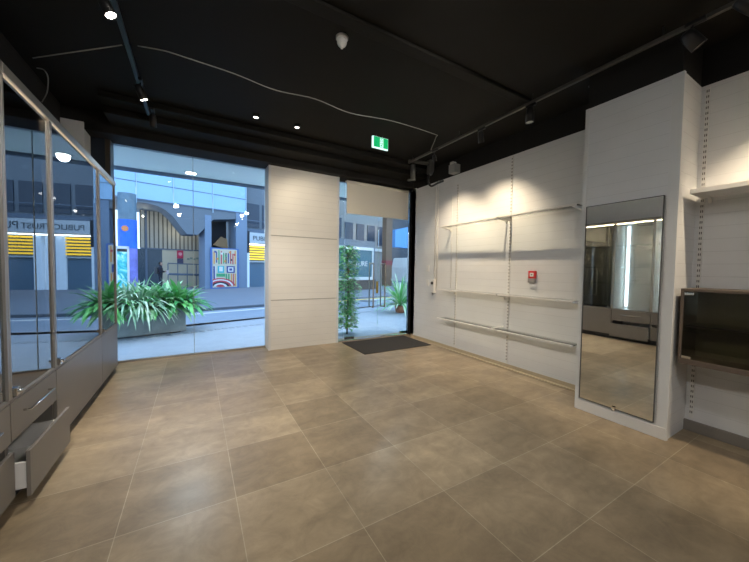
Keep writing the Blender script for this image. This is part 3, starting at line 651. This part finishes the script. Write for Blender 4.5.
build('pale_panel', sb(us+7.4, ue-.6, BV+.5, BV+.6, 0, 3.2), mat('teal_grey_panel', (.10, .16, .19), .3), t)
# round column wrapped in blue posters
uc = (Q(118, 240, 21.6)[0]+Q(137, 240, 21.6)[0])/2; cr = (Q(137, 240, 21.6)[0]-Q(118, 240, 21.6)[0])/2
t = thing('round_column', 'round column wrapped in a bright blue poster across the street', 'column', S(uc, 21.6, .02))
build('shaft', MB().lathe(S(uc, 21.6, .02), (0, 0, 1), [(0, cr), (5.4, cr)], 32), mat('column_glaze', (.12, .20, .26), .3, noise=.4, nscale=2), t)
build('wrap', MB().lathe(S(uc, 21.6, 2.45), (0, 0, 1), [(0, cr+.02), (1.55, cr+.02)], 32), mat('blue_poster', (.02, .15, .80), .4, noise=.5, nscale=2.2), t)
build('lower_wrap', MB().lathe(S(uc, 21.6, .3), (0, 0, 1), [(0, cr+.02), (2.15, cr+.02)], 32), mat('violet_poster', (.22, .22, .62), .4, noise=.6, nscale=2.5), t)
build('orange_motif', MB().lathe(S(uc-.15, 21.6-cr-.01, 3.5), SV*-1, [(0, .16), (.012, .16)], 7), mat('orange_print', (.75, .25, .08), .5), t)
# lightbox poster
vL = 20.2; ul, ur = Q(115, 265, vL)[0], Q(129.5, 265, vL)[0]
t = thing('poster_stand', 'white framed street poster with turquoise picture before the blue column', 'poster stand', S((ul+ur)/2, vL, .02))
build('frame', sb(ul, ul+.09, vL, vL+.16, .02, 2.5, sb(ur-.09, ur, vL, vL+.16, .02, 2.5, sb(ul, ur, vL, vL+.16, 2.36, 2.5, sb(ul, ur, vL, vL+.16, .02, .3)))), M_white, t, .01)
def splash_mat():
    m, nt, b = newmat('turquoise_print'); N = nt.nodes; L = nt.links
    tc = N.new('ShaderNodeTexCoord'); w = N.new('ShaderNodeTexNoise'); w.inputs['Scale'].default_value = 1.8; w.inputs['Distortion'].default_value = 2.5
    L.new(tc.outputs['Object'], w.inputs['Vector']); r = N.new('ShaderNodeValToRGB'); L.new(w.outputs['Fac'], r.inputs[0])
    e = r.color_ramp.elements; e[0].position = .3; e[0].color = (.02, .12, .20, 1); e[1].position = .7; e[1].color = (.55, .85, .9, 1)
    q = r.color_ramp.elements.new(.5); q.color = (.05, .45, .5, 1); L.new(r.outputs[0], b.inputs['Base Color'])
    L.new(r.outputs[0], b.inputs['Emission Color']); b.inputs['Emission Strength'].default_value = .25
    return m
build('poster', sb(ul+.09, ur-.09, vL+.04, vL+.1, .3, 2.36), splash_mat(), t)
build('header', sb(ul+.09, ur-.09, vL+.02, vL+.04, 2.22, 2.36), M_kick, t)
# mural hoarding
ml, mr_ = Q(212, 267)[0], Q(236.5, 267)[0]; zmT = 2.75
t = thing('mural_panel', 'colourful geometric mural panel under the dark archway', 'mural', S((ml+mr_)/2, BV-.1, .02))
build('board', sb(ml-.12, mr_+.12, BV-.1, BV-.04, .02, zmT+.08), mat('blue_mural_edge', (.07, .16, .42), .5), t)
build('ground', sb(ml, mr_, BV-.115, BV-.1, .1, zmT), mat('mural_cream', (.62, .56, .42), .6), t)
pal = [mat('mural_'+n, c, .6) for n, c in (('red', (.55, .06, .08)), ('green', (.05, .35, .15)), ('teal', (.05, .45, .5)), ('navy', (.04, .07, .25)), ('orange', (.75, .3, .05)), ('white', (.75, .75, .72)), ('black', (.03, .03, .04)))]
B = MB(); mw = mr_-ml
rnd = random.Random(3)
def mr(x0, x1, z0, z1, c, lay=0): sb(ml+x0*mw, ml+x1*mw, BV-.125-.004*lay, BV-.115, .1+z0*(zmT-.1), .1+z1*(zmT-.1), B, c)
for i in range(10):       # top band of small uprights and pictured figures
    x = .04+i*.095
    mr(x, x+.045, .60+rnd.uniform(0, .05), .97-rnd.uniform(0, .08), rnd.choice([0, 6, 4, 1, 3, 0]))
for x, z, c in ((.07, .9, 3), (.16, .72, 4), (.33, .86, 5), (.46, .66, 4), (.5, .8, 1), (.66, .9, 4), (.72, .7, 6), (.86, .84, 0)): mr(x, x+.07, z, z+.05, c, 1)
mr(.2, .46, .38, .56, 2); mr(.26, .4, .42, .54, 5, 1); mr(.56, .90, .38, .56, 3); mr(.62, .84, .41, .53, 5, 1); mr(.67, .79, .44, .50, 3, 2)
mr(.52, .58, .02, .36, 1); mr(.62, .68, .02, .36, 1); mr(.74, .78, .02, .36, 4); mr(.82, .86, .02, .36, 0); mr(.9, .94, .02, .36, 4); mr(.03, .09, .05, .55, 3); mr(.14, .5, .28, .36, 1)
mr(.11, .14, .05, .56, 5, 1)
cx, cz = ml+.30*mw, .12
for r_, c in ((.62, 0), (.54, 5), (.46, 0), (.37, 6), (.28, 5), (.18, 0)):
    pts = [(cx+math.cos(a)*r_*mw, cz+math.sin(a)*r_*mw*.62) for a in [PI*k/16/1.15+.15 for k in range(17)]]
    pts = [(max(ml+.01, min(mr_, p[0])), p[1]) for p in pts]
    B.prism([(cx, cz)]+pts, lambda p, a: S(p[0], a, p[1]), BV-.130-.003*((.62-r_)*10), BV-.115, c)
build('pattern', B, pal, t)
# warm glow of the archway, put into the colour of an added shape
solo('lit_awning', MB().prism([(U(220), 3.1), (U(232), 2.9), (U(235), 2.82), (U(234), 3.6), (U(228), 3.75), (U(223), 3.35)], lambda p, a: S(p[0], a, p[1]), BV+1.4, BV+1.6), mat('amber_awning', (.45, .28, .14), .7, noise=.3, nscale=2), 'amber awning glowing in the dark archway above the mural', 'awning')
# railing
t = thing('handrail', 'dark steel handrail in front of the beige wall across the street', 'railing', S(Q(185, 270)[0], BV+2, 0))
ra, rb = Q(168, 268, BV+2)[0], Q(205, 268, BV+2)[0]
build('rail', MB().tube([S(ra, BV+2, 1.72), S(rb, BV+2, 1.66)], .035, 8).tube([S(ra, BV+2, .98), S(rb, BV+2, .92)], .07, 8), M_mull, t)
for k in range(5): build('baluster', MB().tube([S(ra+(rb-ra)*k/4, BV+2, 0), S(ra+(rb-ra)*k/4, BV+2, 1.7)], .03, 6), M_mull, t)
# red sign + small
u1, u2 = Q(177, 255, bv2)[0], Q(183, 255, bv2)[0]
t = thing('wall_sign', 'small red and dark sign on the beige wall across the street', 'sign', S((u1+u2)/2, bv2-.06, 1.75))
build('upper_board', sb(u1, u2, bv2-.08, bv2-.01, 2.1, 2.66), mat('sign_red', (.55, .02, .08), .5), t)
build('lower_board', sb(u1, u2, bv2-.08, bv2-.01, 1.7, 2.08), mat('sign_dark', (.06, .06, .12), .5), t)
build('symbol', MB().lathe(S((u1+u2)/2, bv2-.081, 2.42), SV*-1, [(0, .12), (.01, .12)], 14), mat('sign_pink', (.75, .35, .4), .5), t)
B = MB()
for k in range(6): x = Q(187+k*3.0, 258, bv2)[0]; sb(x, x+.16, bv2-.03, bv2-.01, 2.0+.06*(k % 2), 2.14+.06*(k % 2), B)
solo('wall_lettering', B, mat('sage_lettering', (.22, .28, .24), .6), 'row of small grey-green characters on the beige wall', 'lettering')
# lamps under the arches
for (x, y, l) in ((184, 223+6, 'small lit lamp under the middle arch, right one'), (178.5, 228, 'small lit lamp under the middle arch, left one'), (143, 216, 'small lit lamp under the left arch by the blue column')):
    v = BV+2.2; uu, zz = Q(x, y, v)
    t = thing('arch_lamp', l, 'lamp', S(uu, v, zz), 'lamps under the arches')
    build('stem', MB().tube([S(uu, v, zz+.06), S(uu, v, 5.3)], .012, 5), M_mull, t)
    build('bulb', MB().lathe(S(uu, v, zz-.06), (0, 0, 1), [(0, .02), (.03, .045), (.07, .045), (.10, .02)], 12), mat('arch_bulb', (1, 1, 1), .5, emit=(1, .9, .7), estr=8), t)
    l_ = bpy.data.lights.new('arch_lamp_light', 'POINT'); l_.energy = 8; l_.color = (1, .88, .65); l_.shadow_soft_size = .08
    lo = bpy.data.objects.new('arch_lamp_light', l_); COL.objects.link(lo); lo.parent = t; lo.location = (SV*-.15)+Vector((0, 0, -.1))

# ---- person standing across the street
def person(base, face):
    H = 1.72; f = Vector(face).normalized(); s = Vector((-f.y, f.x, 0))      # s = figure's left
    def P3(a, b, c): return Vector(base)+s*a+f*b+Vector((0, 0, c))
    t = thing('person', 'person in dark jacket and trousers standing by the dark doorway, holding a light bag', 'person', base)
    def skin(name, verts, edges, radii, m, root=0, par=t):
        me = bpy.data.meshes.new(name); me.from_pydata([v-WL[t.name] for v in verts], edges, []); o = bpy.data.objects.new(name, me); COL.objects.link(o); o.parent = par
        sk = o.modifiers.new('skin', 'SKIN'); sk.use_smooth_shade = True
        for i, r_ in enumerate(radii): me.skin_vertices[0].data[i].radius = (r_ if isinstance(r_, tuple) else (r_, r_)); me.skin_vertices[0].data[i].use_root = (i == root)
        o.modifiers.new('sub', 'SUBSURF').levels = 2; o.modifiers['sub'].render_levels = 2
        me.materials.append(m); WL[o.name] = WL[t.name]; return o
    V = [P3(0, 0, .92), P3(0, 0, 1.1), P3(0, .01, 1.3), P3(0, 0, 1.42), P3(0, .01, 1.50), P3(0, .02, 1.57), P3(0, .02, 1.66),
         P3(.17, 0, 1.39), P3(.21, .03, 1.13), P3(.12, .24, 1.16), P3(-.17, 0, 1.39), P3(-.21, .02, 1.13), P3(-.12, .24, 1.2),
         P3(.09, 0, .86), P3(.11, .02, .48), P3(.11, -.01, .09), P3(.12, .14, .04), P3(-.09, 0, .86), P3(-.14, .06, .48), P3(-.13, .02, .09), P3(-.14, .17, .04)]
    E_ = [(0, 1), (1, 2), (2, 3), (3, 4), (4, 5), (5, 6), (3, 7), (7, 8), (8, 9), (3, 10), (10, 11), (11, 12), (0, 13), (13, 14), (14, 15), (15, 16), (0, 17), (17, 18), (18, 19), (19, 20)]
    R = [.13, .13, .15, .11, .05, .085, .08, .065, .05, .038, .065, .05, .038, .085, .062, .045, .035, .085, .062, .045, .035]
    skin('body', V, E_, R, mat('dark_clothes', (.012, .014, .025), .8))
    hd = MB(); c = P3(0, .035, 1.62)
    hd.lathe(c, (0, 0, 1), [(-.11, .03), (-.08, .062), (-.02, .082), (.05, .084), (.09, .06), (.11, .02)], 14)
    hd.tube([P3(0, .11, 1.63), P3(0, .135, 1.605)], .012, 6)
    for e in (-1, 1): hd.lathe(P3(e*.085, .02, 1.61), s*e, [(0, .024), (.012, .02)], 8)
    build('face', hd, mat('skin_tone', (.42, .25, .18), .6), t)
    build('eyes', MB().lathe(P3(.03, .112, 1.635), f, [(0, .01), (.006, .008)], 8).lathe(P3(-.03, .112, 1.635), f, [(0, .01), (.006, .008)], 8).box(0, 0, 0, 0, 0, 0) if False else MB().lathe(P3(.03, .112, 1.635), f, [(0, .01), (.006, .008)], 8).lathe(P3(-.03, .112, 1.635), f, [(0, .01), (.006, .008)], 8), M_black, t)
    build('hair', MB().lathe(P3(0, .0, 1.66), (0, 0, 1), [(-.07, .07), (-.03, .094), (.03, .094), (.07, .07), (.09, .02)], 14), mat('dark_hair', (.015, .012, .01), .8), t)
    for e in (-1, 1):
        hb = MB(); w = P3(e*.12, .24, 1.16 if e > 0 else 1.2); hb.lathe(w, f, [(0, .025), (.04, .04), (.08, .035)], 8)
        for k in range(4): hb.tube([w+f*.07+s*(-.027+.018*k), w+f*(.11+.008*(k in (1, 2)))+s*(-.027+.018*k)+Vector((0, 0, -.02)), w+f*.10+s*(-.027+.018*k)+Vector((0, 0, -.05))], .009, 5)
        hb.tube([w+f*.03-s*e*.035, w+f*.07-s*e*.055, w+f*.10-s*e*.05], .01, 5)
        build('hand', hb, MATS['skin_tone'], t)
    bp = MB(); bp.box(-.13, .13, -.26, -.11, 1.02, 1.42)
    for v in bp.bm.verts: v.co = P3(v.co.x, v.co.y, v.co.z)
    build('backpack', bp, M_dgrey, t, .03)
    bt = thing('hand_bag', 'light bag held by the person across the street', 'bag', P3(0, .42, 1.0))
    bb = MB(); bb.prism([(-.13, .0), (.13, .0), (.10, .24), (-.10, .24)], lambda p, a: P3(p[0], a, 1.0+p[1]), .33, .43)
    build('bag_body', bb, mat('bag_cloth', (.5, .42, .4), .8), bt, .015)
    build('strap', MB().tube([P3(-.08, .38, 1.23), P3(-.05, .36, 1.30), P3(.05, .36, 1.30), P3(.08, .38, 1.23)], .008, 5), M_dgrey, bt)
pu = Q(160.5, 285, 22.6)[0]
person(S(pu, 22.6, .02), SU*.9-SV*.45)

# ---- seen through the doors: teal shopfront with white letters, brown pier, van, blue canopy
def D(x, y, v): return spx(x, y, v)
dv = 16.6
dL, dR = D(338, 262, dv)[0], D(376, 262, dv)[0]
z = lambda y, v=dv, x=360: D(x, y, v)[1]
t = thing('kiosk', 'teal glazed kiosk with white lettering, seen through the left door', 'kiosk', S((dL+dR)/2, dv+.8, .02))
build('body', sb(dL-1.5, dR, dv+.12, dv+2.2, z(289), z(240)), M_fascia, t)
build('glazing', sb(dL-1.4, dR-.42, dv, dv+.1, z(278), z(250)), M_teal, t)
build('frame', sb(dL-1.4, dR-.32, dv-.06, dv+.1, z(250), z(247), sb(dR-.44, dR-.32, dv-.06, dv+.1, z(278), z(250), sb(dL-1.4, dR-.32, dv-.06, dv+.1, z(280), z(277)))), M_white, t)
text_mesh('COUTURE', .50, lambda p: S((dL+dR)/2-.25+p.x, dv-.012-p.z, z(266)+p.y), M_white, 'lettering', t, .006)
build('base_cladding', sb(dL-1.5, dR, dv+.02, dv+.12, z(290), z(280)), mat('brown_slats', (.10, .075, .06), .7, noise=.4, nscale=3), t)
t = thing('tower_block', 'glass fronted block behind the kiosk, seen through the doors', 'building', S(D(360, 240, 26)[0], 28, 0))
bu0, bu1 = D(330, 240, 26)[0], D(386, 240, 26)[0]
build('wall', sb(bu0-1, bu1, 26.0, 31, 0, 20), mat('grey_beige_concrete', (.30, .29, .27), .8, noise=.1, nscale=1), t)
for k in range(5):
    w_ = build('window', sb(bu0+.2+k*(bu1-bu0)/5, bu0+(k+.8)*(bu1-bu0)/5, 25.9, 26, 4.3, 6.5), mat('dark_window', (.03, .05, .08), .15), t)
build('band', sb(bu0-1, bu1, 25.7, 26, 3.6, 3.9), M_white, t)
t = thing('brown_pier', 'brown street pier behind the door handles', 'pier', S(D(386, 260, 19)[0], 19, 0))
build('shaft', sb(D(386, 260, 19)[0], D(392, 260, 19)[0], 19, 19.5, .02, 7), mat('brown_cladding', (.17, .10, .06), .7, noise=.3, nscale=1), t)
build('band', sb(D(386, 260, 19)[0]-.03, D(392, 260, 19)[0]+.03, 18.97, 19.53, 1.9, 2.3), mat('maroon_band', (.25, .03, .04), .6), t)
vv = 18.0; vl_ = D(391, 262, vv+2)[0]; vr_ = vl_+4.6; zb = .35
t = thing('white_van', 'white van parked in the street, seen through the right door', 'van', S((vl_+vr_)/2, vv+1, .02))
prof = [(vl_, .45), (vr_, .45), (vr_, 2.6), (vl_+.35, 2.6), (vl_+.05, 1.7)]
build('body', MB().prism(prof, lambda p, a: S(p[0], a, p[1]), vv, vv+2.0), M_white, t, .06)
for x in (vl_+.7, vr_-.8):
    w_ = build('wheel', MB().lathe(S(x, vv-.02, .37), SV, [(0, .30), (.03, .35), (.2, .35), (.23, .3)], 20), M_kick, t)
    build('hubcap', MB().lathe(S(x, vv-.04, .37), SV, [(0, .15), (.03, .18)], 16), M_steel, w_)
build('side_window', sb(vl_+.45, vl_+1.4, vv-.01, vv+.02, 1.7, 2.35), mat('dark_window', (.03, .05, .08), .15), t)
build('round_logo', MB().lathe(S(vl_+1.15, vv-.012, 1.35), SV, [(0, .36), (.012, .36)], 24), M_kick, t)
aL, aR = D(394, 240, 23.6)[0], D(430, 240, 22)[0]
solo('blue_awning', MB().prism([(aL, D(400, 246, 22)[1]), (aR, D(400, 246, 22)[1]), (aR, D(400, 218, 22)[1]), (aL, D(400, 228, 22)[1])], lambda p, a: S(p[0], a, p[1]), 23.4, 24.2), mat('blue_glass_awning', (.12, .36, .75), .3), 'blue glass awning over the street, seen through the right door', 'awning')
solo('far_building', sb(D(388, 240, 30)[0], D(388, 240, 30)[0]+30, 30, 36, 0, 18), mat('far_dark_front', (.07, .08, .10), .7, noise=.4, nscale=1), 'dark building far down the street, seen through the right door', 'building')
# kerb-side hedge row in front of far building, shops continue left (seen only in reflections)
# ================================================================ WORLD
w = bpy.data.worlds.new('sky'); SC.world = w; w.use_nodes = True; nt = w.node_tree
bg = nt.nodes['Background']; 
tc = nt.nodes.new('ShaderNodeTexCoord'); sp = nt.nodes.new('ShaderNodeSeparateXYZ'); nt.links.new(tc.outputs['Generated'], sp.inputs[0])
rp = nt.nodes.new('ShaderNodeValToRGB'); nt.links.new(sp.outputs[2], rp.inputs[0])
rp.color_ramp.elements[0].color = (.52, .70, .95, 1); rp.color_ramp.elements[1].color = (.42, .64, .98, 1)
nt.links.new(rp.outputs[0], bg.inputs[0]); bg.inputs[1].default_value = 1.5
vs = SC.view_settings; vs.view_transform = 'Standard'; vs.look = 'None'; vs.gamma = 1; vs.use_curve_mapping = False; vs.exposure = .98
